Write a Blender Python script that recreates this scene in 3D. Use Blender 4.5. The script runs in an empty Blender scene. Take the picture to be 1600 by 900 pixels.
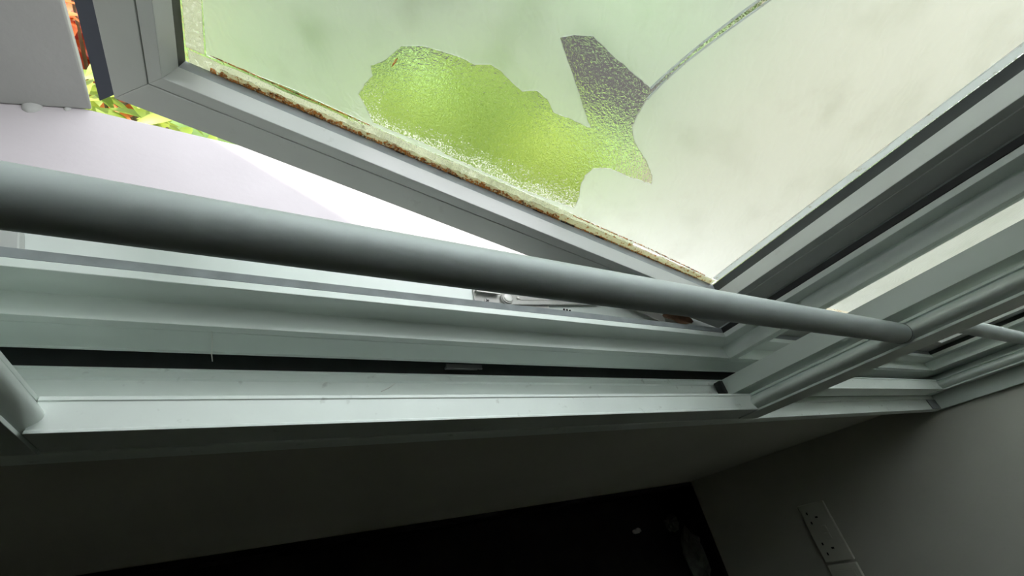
import bpy, bmesh, math, random
from mathutils import Matrix, Vector, noise
from mathutils.geometry import tessellate_polygon

random.seed(7)
scene = bpy.context.scene
COL = scene.collection
EYE = 1.335          # camera height above the floor; all heights below are given from eye level

# ------------------------------------------------------------------ camera
cam_data = bpy.data.cameras.new('camera')
cam = bpy.data.objects.new('camera', cam_data)
COL.objects.link(cam)
cam_data.sensor_fit = 'HORIZONTAL'
cam_data.sensor_width = 36.0
cam_data.lens = 652.986 / 1600.0 * 36.0
cam_data.clip_start = 0.005
cam_data.clip_end = 500.0
right = Vector((0.8722006, -0.19207488, 0.44985926))
down = Vector((0.11767592, -0.81027498, -0.57411396))
fwd = Vector((0.47478257, 0.55368014, -0.68411974))
m = Matrix.Identity(4)
for i in range(3):
    m[i][0] = right[i]
    m[i][1] = -down[i]
    m[i][2] = -fwd[i]
m[2][3] = EYE
cam.matrix_world = m
scene.camera = cam

# ------------------------------------------------------------------ sky, sun, exposure
SUN_ELEV = math.radians(52)
world = bpy.data.worlds.new('world')
scene.world = world
world.use_nodes = True
wt = world.node_tree
wt.nodes.clear()
w_out = wt.nodes.new('ShaderNodeOutputWorld')
w_bg = wt.nodes.new('ShaderNodeBackground')
# bright thin haze, even all over the sky
w_bg.inputs['Color'].default_value = (0.94, 0.955, 1.0, 1)
w_bg.inputs['Strength'].default_value = 2.5
wt.links.new(w_bg.outputs[0], w_out.inputs['Surface'])

sun_data = bpy.data.lights.new('sun', 'SUN')
sun_data.energy = 4.0
sun_data.angle = math.radians(1.5)
sun_data.color = (1.0, 0.92, 0.80)
sun = bpy.data.objects.new('sun', sun_data)
COL.objects.link(sun)
sun_dir = Vector((0.867 * math.cos(SUN_ELEV), -0.499 * math.cos(SUN_ELEV), -math.sin(SUN_ELEV)))
sun.rotation_euler = sun_dir.to_track_quat('-Z', 'Y').to_euler()
sun.location = (-6, 5, 9)

scene.view_settings.view_transform = 'Standard'
scene.view_settings.look = 'None'
scene.view_settings.exposure = 0.92
scene.view_settings.gamma = 1.0
scene.view_settings.use_curve_mapping = False
scene.cycles.use_denoising = True
scene.cycles.blur_glossy = 0.0
scene.cycles.max_bounces = 16
scene.cycles.diffuse_bounces = 8
scene.cycles.transmission_bounces = 14

# ------------------------------------------------------------------ materials
def new_mat(name):
    mt = bpy.data.materials.new(name)
    mt.use_nodes = True
    nt = mt.node_tree
    bsdf = nt.nodes['Principled BSDF']
    return mt, nt, bsdf

def plain(name, col, rough=0.5, metal=0.0, spec=0.5, var=0.06, scale=12.0, bump=0.0, bscale=80.0, trans=0.0):
    mt, nt, b = new_mat(name)
    tc = nt.nodes.new('ShaderNodeTexCoord')
    nz = nt.nodes.new('ShaderNodeTexNoise')
    nz.inputs['Scale'].default_value = scale
    nz.inputs['Detail'].default_value = 5
    nt.links.new(tc.outputs['Object'], nz.inputs['Vector'])
    rp = nt.nodes.new('ShaderNodeValToRGB')
    rp.color_ramp.elements[0].position = 0.3
    rp.color_ramp.elements[1].position = 0.7
    rp.color_ramp.elements[0].color = (*[c * (1 - var) for c in col], 1)
    rp.color_ramp.elements[1].color = (*[min(1, c * (1 + var)) for c in col], 1)
    nt.links.new(nz.outputs['Fac'], rp.inputs['Fac'])
    nt.links.new(rp.outputs['Color'], b.inputs['Base Color'])
    b.inputs['Roughness'].default_value = rough
    b.inputs['Metallic'].default_value = metal
    b.inputs['Specular IOR Level'].default_value = spec
    b.inputs['Transmission Weight'].default_value = trans
    if bump > 0:
        n2 = nt.nodes.new('ShaderNodeTexNoise')
        n2.inputs['Scale'].default_value = bscale
        n2.inputs['Detail'].default_value = 4
        bp = nt.nodes.new('ShaderNodeBump')
        bp.inputs['Strength'].default_value = bump
        bp.inputs['Distance'].default_value = 0.002
        nt.links.new(tc.outputs['Object'], n2.inputs['Vector'])
        nt.links.new(n2.outputs['Fac'], bp.inputs['Height'])
        nt.links.new(bp.outputs['Normal'], b.inputs['Normal'])
    return mt

def metal_paint(name, col, rough=0.38, dirt=0.0):
    """satin aluminium paint with faint smears and scattered small specks of dirt"""
    mt, nt, b = new_mat(name)
    tc = nt.nodes.new('ShaderNodeTexCoord')
    nz = nt.nodes.new('ShaderNodeTexNoise')
    nz.inputs['Scale'].default_value = 9
    nz.inputs['Detail'].default_value = 6
    nt.links.new(tc.outputs['Object'], nz.inputs['Vector'])
    rp = nt.nodes.new('ShaderNodeValToRGB')
    rp.color_ramp.elements[0].position = 0.3
    rp.color_ramp.elements[1].position = 0.72
    rp.color_ramp.elements[0].color = (*[c * 0.93 for c in col], 1)
    rp.color_ramp.elements[1].color = (*[min(1, c * 1.04) for c in col], 1)
    nt.links.new(nz.outputs['Fac'], rp.inputs['Fac'])
    last = rp.outputs['Color']
    if dirt > 0:
        n2 = nt.nodes.new('ShaderNodeTexNoise')
        n2.inputs['Scale'].default_value = 75
        n2.inputs['Detail'].default_value = 3
        nt.links.new(tc.outputs['Object'], n2.inputs['Vector'])
        r2 = nt.nodes.new('ShaderNodeValToRGB')
        r2.color_ramp.elements[0].position = 0.66
        r2.color_ramp.elements[1].position = 0.74
        r2.color_ramp.elements[0].color = (0, 0, 0, 1)
        r2.color_ramp.elements[1].color = (dirt, dirt, dirt, 1)
        nt.links.new(n2.outputs['Fac'], r2.inputs['Fac'])
        mx = nt.nodes.new('ShaderNodeMixRGB')
        mx.inputs['Color2'].default_value = (0.16, 0.15, 0.12, 1)
        nt.links.new(r2.outputs['Color'], mx.inputs['Fac'])
        nt.links.new(last, mx.inputs['Color1'])
        last = mx.outputs['Color']
    nt.links.new(last, b.inputs['Base Color'])
    b.inputs['Metallic'].default_value = 0.15
    rr = nt.nodes.new('ShaderNodeMapRange')
    rr.inputs['To Min'].default_value = rough - 0.05
    rr.inputs['To Max'].default_value = rough + 0.10
    nt.links.new(nz.outputs['Fac'], rr.inputs['Value'])
    nt.links.new(rr.outputs['Result'], b.inputs['Roughness'])
    return mt

FRAME_COL = (0.68, 0.73, 0.70)
MAT = {}
MAT['frame'] = metal_paint('frame_aluminium', FRAME_COL, 0.36)
MAT['rail'] = metal_paint('rail_aluminium', (0.78, 0.83, 0.80), 0.40, dirt=0.28)
MAT['bar'] = metal_paint('bar_paint', (0.47, 0.51, 0.51), 0.48)
MAT['sash'] = metal_paint('sash_aluminium', (0.50, 0.51, 0.495), 0.40, dirt=0.12)
MAT['steel'] = plain('stainless_steel', (0.40, 0.39, 0.37), 0.45, metal=0.3, var=0.08, scale=60)
MAT['rubber'] = plain('black_rubber', (0.020, 0.023, 0.024), 0.6, var=0.2, scale=80)
MAT['flange'] = plain('dark_sash_flange', (0.06, 0.068, 0.095), 0.6, var=0.1)
MAT['catch'] = plain('dull_catch', (0.10, 0.10, 0.10), 0.5)
MAT['rivet'] = plain('bright_rivet', (0.66, 0.65, 0.62), 0.35, metal=0.3)
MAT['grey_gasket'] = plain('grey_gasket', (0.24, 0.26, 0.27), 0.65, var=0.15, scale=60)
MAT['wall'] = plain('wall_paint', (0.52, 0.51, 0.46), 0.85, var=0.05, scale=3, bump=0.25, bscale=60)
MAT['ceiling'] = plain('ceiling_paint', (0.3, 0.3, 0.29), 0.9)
MAT['floor'] = plain('dark_floor', (0.012, 0.012, 0.012), 0.7, spec=0.15, var=0.3, scale=20)
MAT['skirting'] = plain('black_skirting', (0.010, 0.010, 0.011), 0.6, spec=0.2, var=0.2)
MAT['plastic'] = plain('white_plastic', (0.60, 0.59, 0.52), 0.4, var=0.03)
MAT['hole'] = plain('dark_slot', (0.01, 0.01, 0.01), 0.8)
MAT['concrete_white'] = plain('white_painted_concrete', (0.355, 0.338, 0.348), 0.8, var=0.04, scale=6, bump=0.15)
MAT['pillar'] = plain('grey_painted_concrete', (0.29, 0.30, 0.285), 0.8, var=0.05, scale=8, bump=0.2)
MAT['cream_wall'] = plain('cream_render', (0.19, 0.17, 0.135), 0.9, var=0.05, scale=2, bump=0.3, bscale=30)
MAT['asphalt'] = plain('asphalt', (0.030, 0.028, 0.028), 0.95, spec=0.05, var=0.2, scale=9, bump=0.4)
MAT['lawn'] = plain('lawn_green', (0.105, 0.185, 0.045), 0.9, var=0.45, scale=7, bump=0.6, bscale=40)
MAT['bark'] = plain('bark', (0.13, 0.09, 0.05), 0.9, var=0.3, scale=20)
MAT['dry_leaf'] = plain('dry_leaf', (0.23, 0.13, 0.075), 0.7, var=0.3, scale=90)
MAT['paper'] = plain('paper_scrap', (0.36, 0.35, 0.34), 0.8, var=0.1)
MAT['plastic_bag'] = plain('grey_plastic_wrap', (0.09, 0.09, 0.085), 0.6, var=0.4, scale=40)
MAT['thread'] = plain('pale_thread', (0.75, 0.75, 0.72), 0.7)

def leaf_mat(name, c1, c2):
    mt, nt, b = new_mat(name)
    oi = nt.nodes.new('ShaderNodeObjectInfo')
    tc = nt.nodes.new('ShaderNodeTexCoord')
    nz = nt.nodes.new('ShaderNodeTexNoise')
    nz.inputs['Scale'].default_value = 14
    nt.links.new(tc.outputs['Object'], nz.inputs['Vector'])
    ad = nt.nodes.new('ShaderNodeMath')
    ad.operation = 'ADD'
    nt.links.new(oi.outputs['Random'], ad.inputs[0])
    nt.links.new(nz.outputs['Fac'], ad.inputs[1])
    hf = nt.nodes.new('ShaderNodeMath')
    hf.operation = 'MULTIPLY'
    hf.inputs[1].default_value = 0.55
    nt.links.new(ad.outputs[0], hf.inputs[0])
    rp = nt.nodes.new('ShaderNodeValToRGB')
    rp.color_ramp.elements[0].position = 0.25
    rp.color_ramp.elements[1].position = 0.75
    rp.color_ramp.elements[0].color = (*c1, 1)
    rp.color_ramp.elements[1].color = (*c2, 1)
    nt.links.new(hf.outputs[0], rp.inputs['Fac'])
    nt.links.new(rp.outputs['Color'], b.inputs['Base Color'])
    b.inputs['Roughness'].default_value = 0.45
    tr = nt.nodes.new('ShaderNodeBsdfTranslucent')
    nt.links.new(rp.outputs['Color'], tr.inputs['Color'])
    mx = nt.nodes.new('ShaderNodeMixShader')
    mx.inputs['Fac'].default_value = 0.35
    out = nt.nodes['Material Output']
    nt.links.new(b.outputs[0], mx.inputs[1])
    nt.links.new(tr.outputs[0], mx.inputs[2])
    nt.links.new(mx.outputs[0], out.inputs['Surface'])
    return mt

MAT['leaf_green'] = leaf_mat('leaf_green', (0.18, 0.28, 0.03), (0.30, 0.37, 0.04))
MAT['leaf_red'] = leaf_mat('leaf_red', (0.48, 0.06, 0.035), (0.60, 0.20, 0.035))
MAT['leaf_hedge'] = leaf_mat('leaf_hedge', (0.06, 0.11, 0.03), (0.13, 0.19, 0.05))

def glass_mat():
    """clear pebbled pane"""
    mt, nt, b = new_mat('pebbled_glass')
    b.inputs['Base Color'].default_value = (0.985, 1.0, 0.985, 1)
    b.inputs['Transmission Weight'].default_value = 1.0
    b.inputs['Roughness'].default_value = 0.03
    b.inputs['IOR'].default_value = 1.25
    tc = nt.nodes.new('ShaderNodeTexCoord')
    vo = nt.nodes.new('ShaderNodeTexNoise')
    vo.inputs['Scale'].default_value = 300
    vo.inputs['Detail'].default_value = 2
    vo.inputs['Distortion'].default_value = 1.2
    bp = nt.nodes.new('ShaderNodeBump')
    bp.inputs['Strength'].default_value = 0.7
    bp.inputs['Distance'].default_value = 0.0010
    nt.links.new(tc.outputs['Object'], vo.inputs['Vector'])
    nt.links.new(vo.outputs['Fac'], bp.inputs['Height'])
    nt.links.new(bp.outputs['Normal'], b.inputs['Normal'])
    return mt
MAT['glass'] = glass_mat()

def film_mat():
    """milky frosted film: rough transmission with a little milky body, faint ripples and specks"""
    mt, nt, b = new_mat('frosted_film')
    b.inputs['Transmission Weight'].default_value = 1.0
    b.inputs['Roughness'].default_value = 0.5
    b.inputs['IOR'].default_value = 1.25
    tc = nt.nodes.new('ShaderNodeTexCoord')
    wv = nt.nodes.new('ShaderNodeTexWave')
    wv.inputs['Scale'].default_value = 42
    wv.inputs['Distortion'].default_value = 14
    wv.inputs['Detail'].default_value = 2
    mp = nt.nodes.new('ShaderNodeMapping')
    mp.inputs['Rotation'].default_value = (0, 0.6, 0)
    nt.links.new(tc.outputs['Object'], mp.inputs['Vector'])
    nt.links.new(mp.outputs['Vector'], wv.inputs['Vector'])
    bp = nt.nodes.new('ShaderNodeBump')
    bp.inputs['Strength'].default_value = 0.16
    bp.inputs['Distance'].default_value = 0.001
    nt.links.new(wv.outputs['Fac'], bp.inputs['Height'])
    nt.links.new(bp.outputs['Normal'], b.inputs['Normal'])
    ns = nt.nodes.new('ShaderNodeTexNoise')
    ns.inputs['Scale'].default_value = 16
    ns.inputs['Detail'].default_value = 7
    ns.inputs['Roughness'].default_value = 0.7
    nt.links.new(tc.outputs['Object'], ns.inputs['Vector'])
    rs = nt.nodes.new('ShaderNodeValToRGB')
    rs.color_ramp.elements[0].position = 0.30
    rs.color_ramp.elements[1].position = 0.44
    rs.color_ramp.elements[0].color = (0.84, 0.88, 0.85, 1)
    rs.color_ramp.elements[1].color = (0.90, 0.96, 0.93, 1)
    nt.links.new(ns.outputs['Fac'], rs.inputs['Fac'])
    nt.links.new(rs.outputs['Color'], b.inputs['Base Color'])
    tr = nt.nodes.new('ShaderNodeBsdfTranslucent')
    nz = nt.nodes.new('ShaderNodeTexNoise')
    nz.inputs['Scale'].default_value = 22
    nz.inputs['Detail'].default_value = 8
    nt.links.new(tc.outputs['Object'], nz.inputs['Vector'])
    rp = nt.nodes.new('ShaderNodeValToRGB')
    rp.color_ramp.elements[0].position = 0.25
    rp.color_ramp.elements[1].position = 0.48
    rp.color_ramp.elements[0].color = (0.62, 0.66, 0.58, 1)
    rp.color_ramp.elements[1].color = (0.90, 0.92, 0.86, 1)
    nt.links.new(nz.outputs['Fac'], rp.inputs['Fac'])
    nt.links.new(rp.outputs['Color'], tr.inputs['Color'])
    mx = nt.nodes.new('ShaderNodeMixShader')
    mx.inputs['Fac'].default_value = 0.14
    out = nt.nodes['Material Output']
    nt.links.new(b.outputs[0], mx.inputs[1])
    nt.links.new(tr.outputs[0], mx.inputs[2])
    nt.links.new(mx.outputs[0], out.inputs['Surface'])
    return mt
MAT['film'] = film_mat()

def residue_mat(name, c_light, c_dark, thr, cover, nscale=170, body=0.5):
    """crusty adhesive residue: light crust with brown specks; gaps are hazy, not clear"""
    mt, nt, b = new_mat(name)
    tc = nt.nodes.new('ShaderNodeTexCoord')
    nz = nt.nodes.new('ShaderNodeTexNoise')
    nz.inputs['Scale'].default_value = nscale
    nz.inputs['Detail'].default_value = 6
    nz.inputs['Roughness'].default_value = 0.65
    nt.links.new(tc.outputs['Object'], nz.inputs['Vector'])
    rp = nt.nodes.new('ShaderNodeValToRGB')
    rp.color_ramp.elements[0].position = thr
    rp.color_ramp.elements[1].position = thr + 0.06
    rp.color_ramp.elements[0].color = (*c_light, 1)
    rp.color_ramp.elements[1].color = (*c_dark, 1)
    nt.links.new(nz.outputs['Fac'], rp.inputs['Fac'])
    nt.links.new(rp.outputs['Color'], b.inputs['Base Color'])
    b.inputs['Roughness'].default_value = 0.85
    trl = nt.nodes.new('ShaderNodeBsdfTranslucent')
    nt.links.new(rp.outputs['Color'], trl.inputs['Color'])
    m0 = nt.nodes.new('ShaderNodeMixShader')
    m0.inputs['Fac'].default_value = body
    nt.links.new(b.outputs[0], m0.inputs[1])
    nt.links.new(trl.outputs[0], m0.inputs[2])
    tp = nt.nodes.new('ShaderNodeBsdfTransparent')
    n2 = nt.nodes.new('ShaderNodeTexNoise')
    n2.inputs['Scale'].default_value = nscale * 2.2
    n2.inputs['Detail'].default_value = 6
    n2.inputs['Roughness'].default_value = 0.7
    nt.links.new(tc.outputs['Object'], n2.inputs['Vector'])
    r2 = nt.nodes.new('ShaderNodeValToRGB')
    r2.color_ramp.elements[0].position = cover - 0.05
    r2.color_ramp.elements[1].position = cover + 0.05
    nt.links.new(n2.outputs['Fac'], r2.inputs['Fac'])
    mx = nt.nodes.new('ShaderNodeMixShader')
    out = nt.nodes['Material Output']
    nt.links.new(r2.outputs['Color'], mx.inputs['Fac'])
    nt.links.new(m0.outputs[0], mx.inputs[1])
    nt.links.new(tp.outputs[0], mx.inputs[2])
    nt.links.new(mx.outputs[0], out.inputs['Surface'])
    return mt
MAT['residue'] = residue_mat('adhesive_residue', (0.74, 0.76, 0.62), (0.34, 0.26, 0.14), 0.66, 0.60, 220, 0.85)
MAT['haze'] = residue_mat('adhesive_haze', (0.90, 0.92, 0.80), (0.30, 0.30, 0.14), 0.68, 0.43, 300, 0.85)
MAT['haze_thin'] = residue_mat('thin_adhesive_haze', (0.90, 0.92, 0.80), (0.30, 0.30, 0.14), 0.68, 0.37, 300, 0.85)
MAT['pale_edge'] = residue_mat('pale_film_edge', (0.74, 0.77, 0.76), (0.55, 0.54, 0.47), 0.60, 0.75, 150, 0.8)
MAT['crust'] = residue_mat('cream_crust', (0.95, 0.93, 0.84), (0.52, 0.25, 0.07), 0.555, 0.66, 230, 0.78)
MAT['rust'] = residue_mat('rust_crust', (0.66, 0.28, 0.08), (0.16, 0.07, 0.03), 0.53, 0.52, 190, 0.4)
MAT['film_curl'] = plain('film_curl', (0.86, 0.88, 0.82), 0.35, var=0.1, scale=60)
MAT['grime'] = plain('dark_grime', (0.05, 0.05, 0.045), 0.9, var=0.4, scale=90)

# ------------------------------------------------------------------ helpers
ORIGIN = {}      # object -> its world origin

class MB:
    """collects vertices and faces; coordinates are x, y, height from eye level"""
    def __init__(self):
        self.v, self.f = [], []
    def add(self, vs, fs):
        k = len(self.v)
        self.v += [tuple(p) for p in vs]
        self.f += [tuple(i + k for i in q) for q in fs]
        return self
    def box(self, x0, x1, y0, y1, z0, z1, tf=None):
        vs = [(x, y, z) for x in (x0, x1) for y in (y0, y1) for z in (z0, z1)]
        if tf:
            vs = [tf(*p) for p in vs]
        return self.add(vs, [(0, 1, 3, 2), (4, 6, 7, 5), (0, 4, 5, 1), (2, 3, 7, 6), (0, 2, 6, 4), (1, 5, 7, 3)])
    def loft(self, rings, closed=True, caps=True):
        n = len(rings[0])
        vs = [p for r in rings for p in r]
        fs = []
        for i in range(len(rings) - 1):
            for j in range(n if closed else n - 1):
                a, b = i * n + j, i * n + (j + 1) % n
                fs.append((a, b, b + n, a + n))
        if caps:
            fs.append(tuple(reversed(range(n))))
            fs.append(tuple((len(rings) - 1) * n + j for j in range(n)))
        return self.add(vs, fs)
    def tube(self, pts, r, seg=16, ry=None):
        rings = []
        pts = [Vector(p) for p in pts]
        for i, p in enumerate(pts):
            d = (pts[min(i + 1, len(pts) - 1)] - pts[max(i - 1, 0)]).normalized()
            a = Vector((0, 0, 1)) if abs(d.z) < 0.9 else Vector((0, 1, 0))
            u = d.cross(a).normalized()
            w = d.cross(u).normalized()
            rr = r[i] if isinstance(r, (list, tuple)) else r
            rings.append([p + u * rr * math.cos(2 * math.pi * k / seg) + w * rr * math.sin(2 * math.pi * k / seg) for k in range(seg)])
        return self.loft(rings)
    def disc(self, c, r, h, seg=20, dome=0.0):
        c = Vector(c)
        rings = [[c + Vector((r * math.cos(2 * math.pi * k / seg), r * math.sin(2 * math.pi * k / seg), 0)) for k in range(seg)],
                 [c + Vector((r * math.cos(2 * math.pi * k / seg), r * math.sin(2 * math.pi * k / seg), h)) for k in range(seg)]]
        if dome:
            rings.append([c + Vector((r * .75 * math.cos(2 * math.pi * k / seg), r * .75 * math.sin(2 * math.pi * k / seg), h + dome)) for k in range(seg)])
        return self.loft(rings)
    def build(self, name, mat, parent=None, origin=None, bevel=0.0, sharp=32, recalc=True):
        if origin is None:
            origin = ORIGIN[parent] if parent else Vector((0, 0, 0))
        origin = Vector(origin)
        me = bpy.data.meshes.new(name)
        me.from_pydata([(Vector(p) + Vector((0, 0, EYE)) - origin)[:] for p in self.v], [], self.f)
        bm = bmesh.new()
        bm.from_mesh(me)
        if recalc:
            bmesh.ops.recalc_face_normals(bm, faces=bm.faces)
        elif bm.calc_volume(signed=True) < 0:
            bmesh.ops.reverse_faces(bm, faces=bm.faces)
        bm.to_mesh(me)
        bm.free()
        me.polygons.foreach_set('use_smooth', [True] * len(me.polygons))
        me.set_sharp_from_angle(angle=math.radians(sharp))
        me.materials.append(MAT[mat])
        o = bpy.data.objects.new(name, me)
        COL.objects.link(o)
        if parent:
            o.parent = parent
            o.location = origin - ORIGIN[parent]
        else:
            o.location = origin
        ORIGIN[o] = origin
        if bevel > 0:
            bv = o.modifiers.new('bevel', 'BEVEL')
            bv.width = bevel
            bv.segments = 2
            bv.limit_method = 'ANGLE'
            bv.angle_limit = math.radians(40)
            bv.harden_normals = False
        return o

def tag(o, label, cat, group=None):
    o['label'] = label
    o['category'] = cat
    if group:
        o['group'] = group
    return o

def struct(o, label=None):
    o['kind'] = 'structure'
    if label:
        o['label'] = label
    return o

def thing(name, loc):
    o = bpy.data.objects.new(name, None)
    COL.objects.link(o)
    o.location = Vector(loc) + Vector((0, 0, EYE))
    o.empty_display_size = 0.05
    ORIGIN[o] = o.location.copy()
    return o

def extrude_x(poly, x0, x1):
    b = MB()
    b.loft([[(x0, y, z) for y, z in poly], [(x1, y, z) for y, z in poly]])
    return b

def extrude_z(poly, z0, z1, b=None):
    b = b or MB()
    b.loft([[(x, y, z0) for x, y in poly], [(x, y, z1) for x, y in poly]])
    return b

# ------------------------------------------------------------------ room shell
WX = 1.5        # right wall
WY = 0.16       # inside face of the window wall
FL = -1.335     # floor
CE = 1.36       # ceiling
LX, BY = -1.7, -2.9
b = MB()
b.box(LX, WX, BY, 0.305, FL - 0.12, FL)
o = struct(b.build('floor', 'floor'), 'dark bare floor of the room')
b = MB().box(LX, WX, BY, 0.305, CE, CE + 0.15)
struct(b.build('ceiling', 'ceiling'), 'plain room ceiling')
OPX0, OPZ0, OPZ1 = -0.245, -0.43, 1.15
b = MB()
b.box(LX, WX, WY, 0.305, FL, OPZ0)
b.box(LX, WX, WY, 0.305, OPZ1, CE)
b.box(LX, OPX0, WY, 0.305, OPZ0, OPZ1)
struct(b.build('wall_front', 'wall'), 'dim painted wall below the window')
b = MB().box(WX, WX + 0.12, BY, 0.305, FL, CE)
struct(b.build('wall_right', 'wall'), 'dim painted side wall with the socket')
b = MB().box(LX - 0.12, LX, BY, 0.305, FL, CE)
struct(b.build('wall_left', 'wall'), 'painted wall at the far left of the room')
b = MB().box(LX - 0.12, WX + 0.12, BY - 0.12, BY, FL, CE)
struct(b.build('wall_back', 'wall'), 'painted wall behind the camera')
SK = -1.258
b = MB().box(LX, WX, WY - 0.014, WY, FL, SK)
struct(b.build('baseboard_front', 'skirting', bevel=0.003), 'black skirting board under the window')
b = MB().box(WX - 0.014, WX, BY, WY - 0.014, FL, SK)
struct(b.build('baseboard_right', 'skirting', bevel=0.003), 'black skirting board along the socket wall')

# ------------------------------------------------------------------ fixed window frame
win = thing('window_1', (0.64, 0.2, -0.46))
struct(win, 'grey aluminium window frame with two bays and a double sliding track')
Z1 = -0.352
ZT = 1.11
Y1 = 0.205
COVE = [(0.0, Y1), (-0.0015, 0.2075), (-0.0045, 0.2115), (-0.0070, 0.2165), (-0.0082, 0.2225), (-0.0070, 0.228)]
PROF = [(-0.0095, Y1)] + COVE + [(0.022, 0.228), (0.022, 0.2355), (0.0015, 0.2365), (0.0015, 0.300), (-0.0095, 0.300)]
BAY1 = (-0.195, 0.6140, Z1, ZT)
BAY2 = (0.6330, 1.4125, Z1, ZT)

def ring_side(prof, rect, side, tf=None):
    """one mitred side of a picture frame swept round rect; prof is (offset towards the opening, depth)"""
    x0, x1, z0, z1 = rect
    A, B = [], []
    for o_, y in prof:
        if side == 'bottom':
            p, q = (x0 + o_, y, z0 + o_), (x1 - o_, y, z0 + o_)
        elif side == 'top':
            p, q = (x0 + o_, y, z1 - o_), (x1 - o_, y, z1 - o_)
        elif side == 'left':
            p, q = (x0 + o_, y, z0 + o_), (x0 + o_, y, z1 - o_)
        else:
            p, q = (x1 - o_, y, z0 + o_), (x1 - o_, y, z1 - o_)
        A.append(tf(*p) if tf else p)
        B.append(tf(*q) if tf else q)
    return [A, B]

for bay in (BAY1, BAY2):
    MB().loft(ring_side(PROF, bay, 'bottom')).build('bottom_rail', 'frame', win, bevel=0.0006)
    MB().loft(ring_side(PROF, bay, 'top')).build('top_rail', 'frame', win, bevel=0.0006)
MB().loft(ring_side(PROF, BAY1, 'left')).build('jamb', 'frame', win, bevel=0.0006)
MB().loft(ring_side(PROF, BAY2, 'right')).build('jamb', 'frame', win, bevel=0.0006)
b = MB().loft(ring_side(PROF, BAY1, 'right'))
b.loft(ring_side(PROF, BAY2, 'left'))
b.build('mullion', 'frame', win, bevel=0.0006)
# rubber strip on the outer side of each stop lip
GK = [(0.0012, 0.2367), (0.0205, 0.2367), (0.0215, 0.2440), (0.0012, 0.2440)]
for bay in (BAY1, BAY2):
    for side in ('bottom', 'left', 'right', 'top'):
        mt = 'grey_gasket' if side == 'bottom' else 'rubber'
        MB().loft(ring_side(GK, bay, side)).build('gasket', mt, win)
# fascia under the bottom rails, with its small bright lip
extrude_x([(Y1, Z1 - 0.0097), (Y1, -0.3945), (Y1 - 0.0012, -0.3955), (Y1 - 0.0012, -0.3975), (Y1 + 0.002, -0.398), (Y1 + 0.028, -0.400), (Y1 + 0.030, -0.4295), (0.300, -0.4295), (0.300, Z1 - 0.0097)],
          -0.2445, 1.4995).build('fascia', 'frame', win, bevel=0.0003)
MB().box(-0.2445, -0.2045, Y1, 0.300, Z1 - 0.0097, ZT + 0.0095).build('side_filler', 'frame', win)
MB().box(1.4220, 1.4995, Y1, 0.300, Z1 - 0.0097, ZT + 0.0095).build('side_filler', 'frame', win)
MB().box(-0.2445, 1.4995, Y1, 0.300, ZT + 0.0095, 1.1495).build('head_filler', 'frame', win)
# double track sill
TR = [(0.1285, -0.4295), (0.1285, -0.4150), (0.1300, -0.4125), (0.1545, -0.4125), (0.1560, -0.4100), (0.1640, -0.4100), (0.1655, -0.4125),
      (0.1855, -0.4125), (0.1870, -0.4105), (0.1930, -0.4105), (0.1938, -0.4090), (0.1952, -0.4090), (0.1957, -0.4105),
      (0.1957, -0.4295)]
extrude_x(TR, -0.2445, 1.4995).build('track_sill', 'rail', win, bevel=0.0004)
HT = [(y, -z) for y, z in ((0.1285, -1.1495), (0.1285, -1.135), (0.1957, -1.135), (0.1957, -1.1495))]
extrude_x(HT, -0.2445, 1.4995).build('track_head', 'rail', win)
MB().box(1.4870, 1.4995, 0.1280, 0.2045, -0.4120, 1.1345).build('track_jamb', 'frame', win, bevel=0.0012)
MB().box(-0.2445, -0.2050, 0.1280, 0.2045, -0.4120, 1.1345).build('track_jamb', 'frame', win, bevel=0.0012)
MB().box(1.4370, 1.4866, 0.1300, 0.1535, -0.4122, -0.4095).build('stop_block', 'grey_gasket', win, bevel=0.001)
# thin pale scratch-like thread across the fascia, and a small steel catch in the groove
MB().tube([(-0.0470, 0.2046, -0.3600), (-0.0474, 0.2046, -0.3800), (-0.0482, 0.2034, -0.3965), (-0.0484, 0.2050, -0.4200)], 0.00045, 6).build('thread', 'thread', win)
MB().box(-0.2045, 1.4865, 0.1960, 0.2320, -0.4294, -0.4120).build('groove_shade_strip', 'rubber', win)  # added black strip, stands in for the deep shade in the groove
ct = MB().box(0.1670, 0.2110, 0.1985, 0.2038, -0.4022, -0.4002).box(0.1690, 0.2090, 0.2018, 0.2038, -0.4119, -0.4022).build('catch', 'catch', win, bevel=0.0004)

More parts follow.
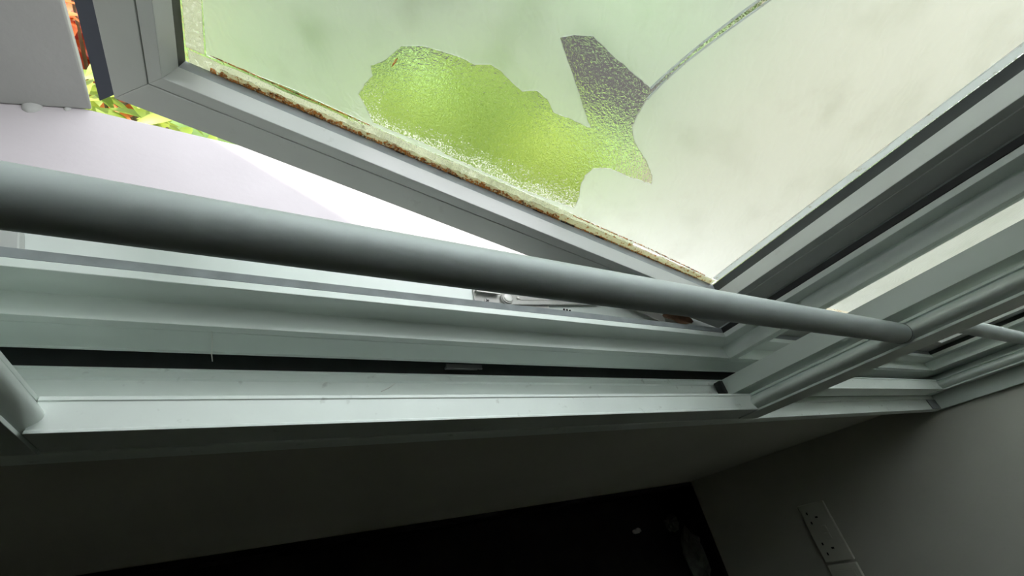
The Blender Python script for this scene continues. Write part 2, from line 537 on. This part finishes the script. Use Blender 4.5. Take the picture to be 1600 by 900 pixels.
# ------------------------------------------------------------------ sliding barred panels
def sliding_panel(name, x0, x1, y0, xin0, xin1, label, flat_left=False, bar_z=-0.163):
    y1 = y0 + 0.025
    zb, zt = -0.4085, 1.1330
    ztop = -0.3705
    t = thing(name, ((x0 + x1) / 2, y0 + 0.0125, zb))
    tag(t, label, 'window panel')
    # bottom rail: flat top with a thin lip at each edge
    rail = [(y0, zb), (y0, ztop), (y0 + 0.0022, ztop), (y0 + 0.0026, ztop - 0.0009), (y1 - 0.0034, ztop - 0.0009), (y1 - 0.0030, ztop), (y1, ztop), (y1, zb)]
    extrude_x(rail, xin0 + 0.001, xin1 - 0.001).build('bottom_rail', 'rail', t, bevel=0.0003)
    MB().box(xin0 + 0.001, xin1 - 0.001, y0, y1, zt - 0.04, zt).build('top_rail', 'rail', t, bevel=0.0005)
    # stiles: half-round inner side with thin lips
    def stile(xi, xo):
        s = 1 if xo > xi else -1
        pts = [(xi + s * 0.0010, y0 - 0.0012), (xi + s * 0.0010, y0 + 0.0016), (xi + s * 0.0032, y0 + 0.0020)]
        for k in range(1, 10):
            a = k / 10
            yy = y0 + 0.0020 + a * (0.0216 - 0.0020)
            pts.append((xi + s * 0.0032 - s * 0.0105 * math.sin(math.pi * a) ** 0.8, yy))
        pts += [(xi + s * 0.0032, y0 + 0.0216), (xi - s * 0.0005, y0 + 0.0222), (xi - s * 0.0005, y1), (xo, y1), (xo, y0 - 0.0012)]
        return pts
    extrude_z(stile(xin0, x0), zb, zt).build('stile', 'frame', t, bevel=0.0003, sharp=40)
    extrude_z(stile(xin1, x1), zb, zt).build('stile', 'frame', t, bevel=0.0003, sharp=40)
    for z in (bar_z, 0.55):
        yc = y0 + 0.0125
        br = MB().tube([(xin0 - 0.002, yc, z), (xin1 + 0.002, yc, z)], 0.0121, 40).build('bar', 'bar', t)
        for xe, s in ((xin1, 1), (xin0, -1)):
            MB().tube([(xe - s * 0.0085, yc, z), (xe - s * 0.0070, yc, z)], 0.01235, 40).build('end_ring', 'rubber', br)
    return t

sliding_panel('sliding_panel', -0.1890, 0.7000, 0.1300, -0.1340, 0.6480, 'front sliding grey panel with a thick round bar, in front of the open casement')
pb = sliding_panel('sliding_panel', 0.6375, 1.4850, 0.1645, 0.6925, 1.4500, 'rear sliding grey panel with a round bar, beside the socket wall')

MB().box(0.6285, 0.6373, 0.1660, 0.1885, -0.4095, -0.3960).build('end_brush', 'rubber', pb, bevel=0.002)

# ------------------------------------------------------------------ casement sashes
ANG = math.atan2(0.242, 0.970)
def make_sash(name, label, hinge, ang, width, film_hole=None, mirror=False):
    """casement hung at its right edge; s runs from the hinge to the free edge, n outwards"""
    ux, uy = -math.cos(ang), math.sin(ang)
    nx, ny = math.sin(ang), math.cos(ang)
    hx, hy = hinge
    def T(s, n, z):
        return (hx + ux * s + nx * n, hy + uy * s + ny * n, z)
    zb, zt = -0.3335, 1.092
    rect = (0.0, width, zb, zt)
    t = thing(name, T(width / 2, 0.02, zb))
    tag(t, label, 'window')
    fw = 0.0300
    fo = [(0.0, 0.0), (fw, 0.0), (fw, 0.0035), (fw, 0.0500), (0.0, 0.0500)]
    bd = [(fw + 0.0008, 0.0004), (fw + 0.0128, 0.0004), (fw + 0.0165, 0.0204), (fw + 0.0008, 0.0204)]
    gk = [(fw + 0.0006, 0.0206), (fw + 0.0158, 0.0206), (fw + 0.0142, 0.0368), (fw + 0.0006, 0.0368)]
    for side in ('bottom', 'right', 'top', 'left'):
        nm = {'bottom': 'bottom_rail', 'top': 'top_rail'}.get(side, 'stile')
        MB().loft(ring_side(fo, rect, side, T)).build(nm, 'sash', t, bevel=0.0006)
        MB().loft(ring_side(bd, rect, side, T)).build('glazing_bead', 'sash', t, bevel=0.0005)
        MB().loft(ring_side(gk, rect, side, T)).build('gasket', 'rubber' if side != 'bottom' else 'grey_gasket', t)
    # outer flange that laps over the fixed frame
    def flange(side, w):
        return [(-w, 0.0195), (0.001, 0.0195), (0.001, 0.0240), (-w, 0.0240)]
    for side, w in (('right', 0.027), ('left', 0.010), ('top', 0.012), ('bottom', 0.011)):
        # 'right' of the local frame is the free edge (s = width)
        MB().loft(ring_side(flange(side, w), rect, side, T)).build('outer_flange', 'flange', t)
    g0 = fw + 0.010
    MB().box(g0, width - g0, 0.0388, 0.0438, zb + g0, zt - g0, T).build('glass_pane', 'glass', t)
    return t, T, fw

FLIP = False
def slab_from_polys(T, polys, n0, n1):
    """flat sheet with holes, given in (s, z), with real thickness"""
    tris = tessellate_polygon([[Vector((s, z, 0)) for s, z in p] for p in polys])
    flat = [q for p in polys for q in p]
    k = len(flat)
    b = MB()
    vs = [T(s, n0, z) for s, z in flat] + [T(s, n1, z) for s, z in flat]
    fs = []
    for a, c, d in tris:
        pa, pb, pc_ = Vector(flat[a]), Vector(flat[c]), Vector(flat[d])
        if (pb - pa).x * (pc_ - pa).y - (pb - pa).y * (pc_ - pa).x < 0:
            c, d = d, c
        fs.append((a, d, c) if FLIP else (a, c, d))
        fs.append((a + k, c + k, d + k) if FLIP else (a + k, d + k, c + k))
    off = 0
    for h, p in enumerate(polys):
        area = sum(p[i][0] * p[(i + 1) % len(p)][1] - p[(i + 1) % len(p)][0] * p[i][1] for i in range(len(p)))
        for i in range(len(p)):
            a, c = off + i, off + (i + 1) % len(p)
            if (area > 0) != (h == 0):
                a, c = c, a
            fs.append((a, a + k, c + k, c) if not FLIP else (a, c, c + k, a + k))
        off += len(p)
    b.add(vs, fs)
    return b

HOLE = [(0.5314, -0.1724), (0.5483, -0.1811), (0.5536, -0.1906), (0.56, -0.2015), (0.5704, -0.212), (0.5667, -0.2207), (0.5718, -0.2316), (0.5754, -0.2455), (0.5656, -0.2553), (0.5557, -0.2690), (0.535, -0.2690), (0.5018, -0.2666), (0.4701, -0.2690), (0.4215, -0.2700), (0.3744, -0.2705), (0.3326, -0.2676), (0.305, -0.2653), (0.3087, -0.2484), (0.3167, -0.2337), (0.3201, -0.2194), (0.317, -0.2071), (0.3002, -0.1983), (0.2719, -0.197), (0.2444, -0.1926), (0.2514, -0.1833), (0.273, -0.1701), (0.2962, -0.1593), (0.3101, -0.1474), (0.314, -0.1345), (0.3161, -0.1162), (0.3156, -0.1102), (0.3128, -0.0935), (0.3078, -0.0733), (0.3016, -0.0559), (0.2935, -0.0343), (0.2855, -0.0143), (0.2806, -0.0018), (0.2716, 0.0229), (0.2598, 0.0514), (0.2781, 0.022), (0.2882, -0.0057), (0.2938, -0.019), (0.3019, -0.0408), (0.3085, -0.0607), (0.3148, -0.0827), (0.3182, -0.0963), (0.3205, -0.1064), (0.3453, -0.103), (0.3722, -0.099), (0.3965, -0.094), (0.4123, -0.101), (0.4225, -0.1086), (0.4101, -0.1185), (0.3853, -0.1379), (0.3627, -0.1567), (0.3482, -0.1673), (0.3706, -0.1686), (0.3916, -0.171), (0.4045, -0.162), (0.4177, -0.1595), (0.4303, -0.1668), (0.4432, -0.1637), (0.4565, -0.1591), (0.4685, -0.1581), (0.4825, -0.1654), (0.4949, -0.1654), (0.5141, -0.1684)]

def roughen(poly, amp, seed):
    """adds small irregular points to an outline so that it looks torn"""
    out = []
    for i in range(len(poly)):
        a, c = Vector(poly[i]).to_2d(), Vector(poly[(i + 1) % len(poly)]).to_2d()
        k = max(1, int((c - a).length / 0.004))
        n = Vector((-(c - a).y, (c - a).x)).normalized() if (c - a).length > 0 else Vector((0, 0))
        for j in range(k):
            p = a.lerp(c, j / k)
            d = noise.noise(Vector((p.x * 260, p.y * 260, seed))) * amp if j else 0.0
            out.append((p.x + n.x * d, p.y + n.y * d))
    return out

t, T, fw = make_sash('casement_sash', 'open casement sash with torn frosted film and rusty lower edge', (0.591, 0.245), ANG, 0.774)
g = fw + 0.0142
SW = 0.774
GB, GT = -0.3335 + g, 1.092 - g      # glass opening
hole = roughen([p for p in HOLE], 0.0011, 3.0)
outer = [(0.0565, -0.2810), (0.20, -0.2775), (0.2734, -0.2735), (0.36, -0.2727), (0.56, -0.2726), (0.6338, -0.2707), (0.7115, -0.2745), (0.7130, -0.20), (0.7130, GT - 0.012), (0.0560, GT - 0.012)]
film = slab_from_polys(T, [outer, hole], 0.0371, 0.0379).build('frosted_film', 'film', t, sharp=10, recalc=False)
film['label'] = 'milky frosted film with a large torn hole'
# curled lips along the long tear, and the raised outline of the hole
tear_a = HOLE[29:39]
tear_b = HOLE[38:47]
MB().tube([T(s, 0.0366, z) for s, z in tear_a], [0.0010] * (len(tear_a) - 1) + [0.0003], 8).build('curled_edge', 'pale_edge', film)
MB().tube([T(s, 0.0366, z) for s, z in tear_b], [0.0003] + [0.0011] * (len(tear_b) - 1), 8).build('curled_edge', 'pale_edge', film)
rest = roughen(HOLE[46:] + HOLE[:30], 0.0011, 3.0)[:-1]
MB().tube([T(s, 0.0369, z) for s, z in rest], 0.00022, 6).build('torn_edge', 'film_curl', film)

def strip(T, s0, s1, n, lo, hi, step, n0, n1, axis='s', dome=0.0):
    """ragged strip along the pane: lo(s), hi(s) are its edges"""
    k = int(abs(s1 - s0) / step)
    rings = []
    for i in range(k + 1):
        s = s0 + (s1 - s0) * i / k
        a, c = lo(s), hi(s)
        mid = (a + c) / 2
        nm = n0 - dome * (0.5 + 0.5 * noise.noise(Vector((s * 220, 4.0, mid * 50))))
        if axis == 's':
            rings.append([T(s, n1, a), T(s, n0, a), T(s, nm, mid), T(s, n0, c), T(s, n1, c)])
        else:
            rings.append([T(a, n1, s), T(a, n0, s), T(mid, nm, s), T(c, n0, s), T(c, n1, s)])
    return MB().loft(rings)
nn = lambda s, f, sd: noise.noise(Vector((s * f, sd, 0.3)))
strip(T, fw + 0.0165, SW - fw - 0.0165, 0, lambda s: GB - 0.001, lambda s: -0.2772 + 0.0022 * nn(s, 60, 1.0) + (0.003 if 0.28 < s < 0.56 else 0) - (0.004 if s < 0.2 else 0), 0.003, 0.0380, 0.0386).build('adhesive_residue', 'residue', t)
strip(T, 0.052, 0.36, 0, lambda s: GB, lambda s: GB + 0.0085 + 0.0022 * nn(s, 170, 5.0), 0.002, 0.0365, 0.0378, dome=0.0012).build('cream_crust', 'crust', t)
strip(T, 0.36, 0.70, 0, lambda s: GB, lambda s: GB + 0.0062 + 0.0026 * nn(s, 150, 15.0), 0.002, 0.0368, 0.0378, dome=0.0010).build('cream_crust', 'crust', t)
strip(T, 0.315, 0.708, 0, lambda s: GB - 0.0005, lambda s: GB + 0.0020 + 0.0040 * max(0.05, 0.45 + 1.0 * nn(s, 85, 9.0) + 0.6 * nn(s, 260, 4.0)), 0.0012, 0.0355, 0.0368, dome=0.0022).build('rust_crust', 'rust', t)
strip(T, 0.08, 0.335, 0, lambda s: GB - 0.0005, lambda s: GB + 0.0008 + 0.0012 * max(0.0, 0.5 + nn(s, 120, 19.0)), 0.0012, 0.0352, 0.0366, dome=0.0014).build('rust_crust', 'rust', t)
strip(T, 0.0700, 0.3000, 0, lambda s: -0.2826 + 0.0006 * nn(s, 200, 3) + (0.0065 if s > 0.18 else 0.0065 * s / 0.18), lambda s: -0.2812 + 0.0010 * nn(s, 240, 7.0) + (0.0065 if s > 0.18 else 0.0065 * s / 0.18), 0.0015, 0.0366, 0.0372).build('dirt_line', 'rust', t)
strip(T, 0.5560, 0.7080, 0, lambda s: -0.2729 - 0.0006, lambda s: -0.2729 + 0.0004 + 0.0012 * max(0, nn(s, 120, 2.0)), 0.002, 0.0366, 0.0372).build('dirt_line', 'rust', t)
strip(T, -0.2755, 0.30, 0, lambda z: 0.7140, lambda z: SW - fw - 0.0150, 0.004, 0.0380, 0.0386, axis='z').build('adhesive_residue', 'residue', t)
strip(T, -0.2790, 0.30, 0, lambda z: fw + 0.0150, lambda z: 0.0545 + 0.0010 * nn(z, 60, 3.0), 0.004, 0.0372, 0.0386, axis='z').build('adhesive_residue', 'pale_edge', t)
for (s, w) in ((0.455, 0.016), (0.345, 0.012), (0.300, 0.020), (0.250, 0.013), (0.520, 0.010)):
    strip(T, s - w / 2, s + w / 2, 0, lambda q: GB - 0.0050 * max(0.02, 1 - (2 * abs(q - s) / w) ** 2) + 0.0003 * nn(q, 500, 1), lambda q: GB + 0.001, 0.0012, 0.0340, 0.0362, dome=0.001).build('grime_lump', 'grime', t)

# haze of dried adhesive on the bare pane, thinning out upwards
strip(T, 0.300, 0.580, 0, lambda s: GB + 0.002, lambda s: -0.2590 + 0.0070 * nn(s, 40, 21.0) + 0.003 * nn(s, 160, 2.0), 0.002, 0.0382, 0.0386).build('adhesive_haze', 'haze', t)
strip(T, 0.310, 0.575, 0, lambda s: GB + 0.002, lambda s: -0.2450 + 0.0100 * nn(s, 32, 31.0) + 0.004 * nn(s, 160, 8.0), 0.002, 0.0376, 0.0380).build('adhesive_haze', 'haze_thin', t)
strip(T, 0.553, 0.576, 0, lambda s: -0.272, lambda s: -0.225 + 0.008 * nn(s, 90, 5.0), 0.002, 0.0383, 0.0385).build('adhesive_haze', 'haze_thin', t)
MB().tube([T(0.5492, 0.0376, -0.1935), T(0.5502, 0.0374, -0.1975), T(0.5520, 0.0377, -0.2040)], [0.0004, 0.0011, 0.0003], 7).build('rust_fleck', 'rust', t)

t2, T2, _ = make_sash('casement_sash', 'closed frosted casement sash behind the rear sliding panel', (1.4055, 0.2450), 0.0, 0.765)
outer2 = [(0.0600, -0.2835), (0.7040, -0.2835), (0.7040, GT - 0.012), (0.0600, GT - 0.012)]
slab_from_polys(T2, [outer2], 0.0371, 0.0379).build('frosted_film', 'film', t2, sharp=10, recalc=False)
strip(T2, 0.048, 0.716, 0, lambda s: GB - 0.001, lambda s: -0.2840 + 0.0012 * nn(s, 70, 2.0), 0.004, 0.0376, 0.0386).build('adhesive_residue', 'crust', t2)

tag(MB().tube([(0.0985, 0.1760, -0.4119), (0.1060, 0.1800, -0.4117), (0.1130, 0.1850, -0.4119)], 0.0005, 6).build('fibre', 'thread', origin=Vector((0.106, 0.18, EYE - 0.412))), 'short pale fibre lying in the rear sliding track', 'fibre')

# ------------------------------------------------------------------ friction stay on the sill
ZS = -0.3503
st = thing('friction_stay', (0.33, 0.265, ZS))
tag(st, 'steel friction stay with rivet and screw under the open casement', 'window hinge')
MB().box(0.1880, 0.5400, 0.2490, 0.2560, ZS + 0.0002, ZS + 0.0020).box(0.1880, 0.2900, 0.2490, 0.2730, ZS + 0.0002, ZS + 0.0018).build('base_plate', 'steel', st, bevel=0.0004)
extrude_x([(0.2700, ZS + 0.0018), (0.2700, ZS + 0.0070), (0.2662, ZS + 0.0074), (0.2662, ZS + 0.0064), (0.2690, ZS + 0.0060), (0.2690, ZS + 0.0018)], 0.1900, 0.2200).build('guide_lip', 'rivet', st)
sc_ = MB().disc((0.2035, 0.2575, ZS + 0.0018), 0.0040, 0.0010, dome=0.0008).build('screw', 'steel', st)
b = MB()
for a in (0.5, 0.5 + math.pi / 2):
    dx, dy = 0.0025 * math.cos(a), 0.0025 * math.sin(a)
    px, py = -dy * 0.25, dx * 0.25
    zt = ZS + 0.00365
    b.add([(0.2035 + i * dx + j * px, 0.2575 + i * dy + j * py, zz) for zz in (zt - 0.0006, zt + 0.0001) for i, j in ((-1, -1), (1, -1), (1, 1), (-1, 1))],
          [(3, 2, 1, 0), (4, 5, 6, 7), (0, 1, 5, 4), (1, 2, 6, 5), (2, 3, 7, 6), (3, 0, 4, 7)])
b.build('screw_slot', 'hole', sc_)
def flat_arm(p, q, w0, w1, z0, z1, round_ends=True):
    p, q = Vector(p).to_2d(), Vector(q).to_2d()
    d = (q - p).normalized()
    n = Vector((-d.y, d.x))
    pts = []
    for k in range(9):
        a = math.pi / 2 + math.pi * k / 8
        pts.append(p + d * (w0 * math.cos(a)) + n * (w0 * math.sin(a)))
    for k in range(9):
        a = -math.pi / 2 + math.pi * k / 8
        pts.append(q + d * (w1 * math.cos(a)) + n * (w1 * math.sin(a)))
    return MB().loft([[(v.x, v.y, z0) for v in pts], [(v.x, v.y, z1) for v in pts]])
ar = flat_arm((0.2300, 0.2630), (0.3680, 0.2795), 0.0085, 0.0085, ZS + 0.0024, ZS + 0.0046).build('arm', 'steel', st, bevel=0.0004)
flat_arm((0.2480, 0.2640), (0.3600, 0.2775), 0.0010, 0.0010, ZS + 0.0046, ZS + 0.0052).build('arm_rib', 'steel', ar)
MB().disc((0.2300, 0.2630, ZS + 0.0046), 0.0072, 0.0014, 28, dome=0.0005).build('rivet', 'steel', st)
MB().disc((0.2300, 0.2630, ZS + 0.0062), 0.0054, 0.0010, 28, dome=0.0005).build('rivet_cap', 'rivet', st)
MB().disc((0.2445, 0.2650, ZS + 0.0046), 0.0018, 0.0012, 12, dome=0.0006).build('stud', 'rivet', st)
flat_arm((0.4080, 0.2850), (0.4800, 0.2580), 0.0080, 0.0075, ZS + 0.0070, ZS + 0.0090).build('arm', 'steel', st, bevel=0.0004)
for k, (dx, dy) in enumerate(((0.0, 0.0), (0.0045, -0.0003), (0.0090, -0.0008))):
    MB().box(0.3120 + dx, 0.3134 + dx, 0.2572 + dy, 0.2600 + dy, ZS + 0.0004, ZS + 0.0024).build('stamped_mark', 'hole', st)
# corner wedge block near the left end of the sill
cb = MB().loft([[(-0.1800, 0.2480, ZS + 0.0002), (-0.1640, 0.2480, ZS + 0.0002), (-0.1715, 0.2720, ZS + 0.0002), (-0.1830, 0.2720, ZS + 0.0002)],
                [(-0.1790, 0.2490, ZS + 0.0055), (-0.1665, 0.2490, ZS + 0.0055), (-0.1725, 0.2710, ZS + 0.0075), (-0.1820, 0.2710, ZS + 0.0075)]])
tag(cb.build('corner_wedge', 'sash', origin=Vector((-0.173, 0.26, ZS + EYE)), bevel=0.0008), 'small grey wedge block on the sill at the left picture edge', 'block')
# dry curled leaf caught behind the rail
def curled_leaf(c, L, W, rz, lift):
    b = MB()
    rings = []
    for i in range(13):
        a = i / 12
        w = W * math.sin(math.pi * min(1, a * 0.96 + 0.03)) ** 0.7
        row = []
        for j in range(-3, 4):
            q = j / 3
            row.append(Vector(((a - 0.5) * L, q * w, lift * (abs(q) ** 1.6) * (0.6 + 0.5 * math.sin(a * 9)) + 0.0015 * math.sin(a * 3.0))))
        rings.append(row)
    M = Matrix.Rotation(rz, 3, 'Z')
    R2 = []
    for row in rings:
        top = [tuple(M @ p + Vector(c)) for p in row]
        bot = [tuple(M @ (p + Vector((0, 0, -0.0006))) + Vector(c)) for p in reversed(row)]
        R2.append(top + bot)
    b.loft(R2)
    return b
lf = curled_leaf((0.5220, 0.2620, ZS + 0.0030), 0.062, 0.0085, -0.10, 0.0060)
tag(lf.build('dry_leaf', 'dry_leaf', origin=Vector((0.522, 0.262, ZS + EYE))), 'curled brown dry leaf on the sill beside the mullion', 'leaf')

# ------------------------------------------------------------------ sockets on the right wall
def plate(name, y0, y1, z0, z1, label):
    t = thing(name, (WX, (y0 + y1) / 2, z0))
    tag(t, label, 'socket')
    return t
SX = WX - 0.0095
so = plate('wall_socket', -0.1540, 0.0000, -0.8960, -0.8100, 'double switched wall socket with pin holes, nearer the window')
MB().box(SX, WX - 0.0002, -0.1530, -0.0010, -0.8950, -0.8110).build('face_plate', 'plastic', so, bevel=0.0025)
for cy in (-0.0385, -0.1195):
    MB().box(SX - 0.0002, SX + 0.004, cy - 0.0022, cy + 0.0022, -0.8560, -0.8480).build('earth_slot', 'hole', so)
    for dy in (-0.0125, 0.0130):
        MB().box(SX - 0.0002, SX + 0.004, cy + dy - 0.0035, cy + dy + 0.0035, -0.8770, -0.8725).build('pin_slot', 'hole', so)
for cy in (-0.0700, -0.0890):
    MB().box(SX - 0.0030, SX + 0.002, cy - 0.0080, cy + 0.0080, -0.8530, -0.8380).build('rocker_switch', 'plastic', so, bevel=0.0010)
s2 = plate('wall_plate', -0.2460, -0.1580, -0.8960, -0.8100, 'single plain wall plate cut off by the bottom picture edge')
MB().box(SX, WX - 0.0002, -0.2450, -0.1590, -0.8950, -0.8110).build('face_plate', 'plastic', s2, bevel=0.0025)
MB().box(SX - 0.0015, SX + 0.002, -0.2300, -0.1740, -0.8800, -0.8260).build('cover', 'plastic', s2, bevel=0.0012)

# ------------------------------------------------------------------ litter on the floor
def crumple(c, r, seed, flat=0.6, sub=2):
    bm = bmesh.new()
    bmesh.ops.create_icosphere(bm, subdivisions=sub, radius=1.0)
    for v in bm.verts:
        d = 1.0 + 0.55 * noise.noise(v.co * 1.7 + Vector((seed, 0, 0))) + 0.3 * noise.noise(v.co * 4.1 + Vector((0, seed, 0)))
        v.co = Vector((v.co.x * r[0] * d, v.co.y * r[1] * d, max(-0.75, v.co.z) * r[2] * d))
    zmin = min(v.co.z for v in bm.verts)
    b = MB()
    b.add([(v.co.x + c[0], v.co.y + c[1], v.co.z - zmin + c[2]) for v in bm.verts], [[v.index for v in f.verts] for f in bm.faces])
    bm.free()
    return b
tag(crumple((1.208, 0.038, FL), (0.018, 0.009, 0.010), 2.0).build('paper_scrap', 'paper', origin=Vector((1.208, 0.038, 0)), sharp=20), 'tiny pale paper scrap on the dark floor', 'paper')
tag(crumple((1.425, -0.075, FL), (0.040, 0.085, 0.030), 5.0, sub=3).build('plastic_wrap', 'plastic_bag', origin=Vector((1.425, -0.075, 0)), sharp=20), 'crumpled grey plastic wrap on the floor against the skirting', 'plastic wrap')
tag(crumple((1.375, 0.040, FL), (0.030, 0.026, 0.020), 8.0, sub=3).build('dust_clump', 'plastic_bag', origin=Vector((1.375, 0.040, 0)), sharp=20), 'small grey dust clump near the room corner', 'dust')

# ------------------------------------------------------------------ outside
ZL = -0.75
b = MB().box(-2.2, 3.0, 0.305, 0.9185, ZL - 0.14, ZL)
struct(b.build('floor_ledge', 'concrete_white', bevel=0.004), 'white painted concrete ledge outside the window')
b = MB().box(-2.2, 3.0, 0.305, 0.330, ZL, -0.440)
struct(b.build('wall_outer', 'concrete_white'), 'white outer wall below the window')
b = MB().box(-3.2, 3.0, 0.330, 0.62, -3.4, ZL - 0.14)
struct(b.build('wall_outer_base', 'concrete_white'), 'white outer wall below the ledge')
# grey pillar standing on the ledge, its face turned a little towards the window
pd = Vector((-0.933, -0.360))
pn = Vector((-0.360, 0.933))
pc = Vector((-0.3795, 0.9180))
PZ = ZL + 0.0001
pil = thing('concrete_pillar', (pc.x + pd.x * 0.5, pc.y + pd.y * 0.5, ZL))
tag(pil, 'grey painted concrete pillar on the white ledge outside', 'pillar')
cs = [pc, pc + pd * 1.15, pc + pd * 1.15 + pn * 0.16, pc + pn * 0.16]
MB().loft([[(v.x, v.y, PZ) for v in cs], [(v.x, v.y, 2.6) for v in cs]]).build('shaft', 'pillar', pil, bevel=0.004)
b = MB()
for k in range(26):
    a = pc + pd * (0.035 + 0.0155 * k)
    r = 0.006 + 0.004 * abs(noise.noise(Vector((k * 1.7, 0, 0))))
    if k not in (0, 3):
        continue
    r = 0.006 if k == 0 else 0.015
    bm = bmesh.new()
    bmesh.ops.create_icosphere(bm, subdivisions=2, radius=1.0)
    b.add([(a.x + v.co.x * r * 0.9, a.y + v.co.y * r * 1.4, PZ + max(0, v.co.z) * r * 0.5) for v in bm.verts], [[v.index for v in f.verts] for f in bm.faces])
    bm.free()
    if k in (3,):
        continue
b.build('mortar_drips', 'pillar', pil)

ZG = -2.4
b = MB().box(-14, 14, 0.62, 5.6, ZG - 0.2, ZG)
struct(b.build('ground_lawn', 'lawn'), 'sunlit green lawn below the window')
b = MB().box(-30, 30, 5.6, 11.0, ZG - 0.22, ZG - 0.02)
struct(b.build('ground_road', 'asphalt'), 'grey asphalt road beyond the lawn')
b = MB().box(-60, 60, 11.0, 80, ZG - 0.2, ZG)
struct(b.build('ground_verge', 'lawn'), 'green verge beyond the road')
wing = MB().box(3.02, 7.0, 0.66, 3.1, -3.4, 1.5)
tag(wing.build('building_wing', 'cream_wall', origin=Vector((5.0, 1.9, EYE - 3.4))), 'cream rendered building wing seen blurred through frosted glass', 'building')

# leaf shapes
def leaf_mesh(name, L, W, mat, droop=0.25):
    vs, fs = [], []
    n = 5
    for i in range(n + 1):
        a = i / n
        w = W * math.sin(math.pi * (0.06 + 0.94 * a)) ** 0.8 if i < n else 0.0
        z = -droop * L * a * a
        vs += [(a * L, -w, z + 0.12 * w), (a * L, 0, z - 0.1 * w), (a * L, w, z + 0.12 * w)]
    for i in range(n):
        for j in range(2):
            p = i * 3 + j
            fs.append((p, p + 3, p + 4, p + 1))
    me = bpy.data.meshes.new(name)
    me.from_pydata(vs, [], fs)
    me.polygons.foreach_set('use_smooth', [True] * len(me.polygons))
    me.materials.append(MAT[mat])
    return me

LEAF_G = leaf_mesh('leaf_green_blade', 0.115, 0.018, 'leaf_green', 0.35)
LEAF_R = leaf_mesh('leaf_red_blade', 0.150, 0.028, 'leaf_red', 0.25)

def leafy_shrub(name, c, spread, height, count, lm, label, seed):
    rnd = random.Random(seed)
    base = (c[0], c[1], ZG)
    t = thing(name, base)
    tag(t, label, 'shrub')
    b = MB()
    tips = []
    for k in range(9):
        a = 2 * math.pi * k / 9 + rnd.uniform(-.3, .3)
        rr = spread * rnd.uniform(0.35, 0.95)
        tip = Vector((c[0] + rr * math.cos(a), c[1] + rr * math.sin(a), c[2] - rnd.uniform(0.0, 0.15)))
        mid = Vector(base).lerp(tip, 0.55) + Vector((0, 0, 0.1))
        b.tube([base, mid, tip], [0.014, 0.009, 0.004], 6)
        tips.append((Vector(base), mid, tip))
    b.build('stems', 'bark', t)
    for k in range(count):
        p0, p1, p2 = tips[k % len(tips)]
        a = rnd.uniform(0.55, 1.0)
        p = p1.lerp(p2, (a - 0.5) * 2) + Vector((rnd.gauss(0, .05), rnd.gauss(0, .05), rnd.gauss(0, .05)))
        o = bpy.data.objects.new('leaf', lm)
        COL.objects.link(o)
        o.parent = t
        o.location = p + Vector((0, 0, EYE)) - ORIGIN[t]
        o.rotation_euler = (rnd.uniform(-.5, .5), rnd.uniform(-0.9, 0.2), rnd.uniform(0, 2 * math.pi))
        s = rnd.uniform(0.7, 1.2)
        o.scale = (s, s, s)
    return t

leafy_shrub('green_shrub', (-0.52, 1.34, -1.02), 0.22, 1.4, 300, LEAF_G, 'bright green leafy shrub just beyond the ledge and pillar', 3)
leafy_shrub('croton_shrub', (-0.80, 1.90, -1.05), 0.18, 1.4, 170, LEAF_R, 'red and orange leaved shrub glimpsed between pillar and sash', 5)
leafy_shrub('green_shrub', (-0.90, 2.60, -1.15), 0.26, 1.4, 200, LEAF_G, 'green shrub behind the red leaved one', 11)

def bush(name, c, r, n, mat, label, seed, leaf=0.07):
    """rounded bush: stem plus one joined mass of real leaves"""
    rnd = random.Random(seed)
    t = thing(name, (c[0], c[1], ZG))
    tag(t, label, 'bush', 'bushes seen through the glass')
    MB().tube([(c[0], c[1], ZG), (c[0], c[1], c[2])], [0.04, 0.02], 7).build('stem', 'bark', t)
    vs, fs = [], []
    for k in range(n):
        d = Vector((rnd.gauss(0, 1), rnd.gauss(0, 1), rnd.gauss(0, 1))).normalized()
        q = rnd.uniform(0.55, 1.0)
        p = Vector(c) + Vector((d.x * r[0], d.y * r[1], d.z * r[2])) * q
        u = Vector((rnd.gauss(0, 1), rnd.gauss(0, 1), rnd.gauss(0, .6))).normalized()
        v = u.cross(d + Vector((0.01, 0.02, 0.03))).normalized()
        L = leaf * rnd.uniform(0.7, 1.3)
        i = len(vs)
        vs += [p, p + u * L * .5 + v * L * .28, p + u * L, p + u * L * .5 - v * L * .28]
        fs.append((i, i + 1, i + 2, i + 3))
    b = MB()
    b.add(vs, fs)
    f = b.build('foliage', mat, t)
    f['kind'] = 'stuff'
    return t

for k, (c, r, lab) in enumerate((
        ((0.50, 2.0, -1.55), (0.52, 0.45, 0.55), 'green bush seen through the middle of the torn film'),
        ((1.75, 2.4, -1.70), (0.58, 0.55, 0.60), 'green bush seen through the right part of the torn film'),
        ((-0.05, 3.5, -1.75), (0.72, 0.70, 0.60), 'green bush behind the left part of the film'),
        ((1.75, 4.1, -1.90), (0.78, 0.70, 0.50), 'low green bush farther back behind the torn film'))):
    bush('garden_bush', c, r, 2600, 'leaf_hedge' if k == 2 else 'leaf_green', lab, 20 + k)
for k, (x, y, h) in enumerate(((-7.4, 13, 2.2), (-2.8, 13.5, 2.6), (1.8, 13, 2.0), (6.4, 14, 2.7), (11, 13.5, 2.4))):
    bush('hedge_tree', (x, y, h * 0.5), (2.1, 1.6, 3.2), 9000, 'leaf_hedge', ['leftmost dark tree across the road', 'second dark tree across the road from the left', 'middle dark tree across the road', 'second dark tree across the road from the right', 'rightmost dark tree across the road'][k], 40 + k, leaf=0.35)
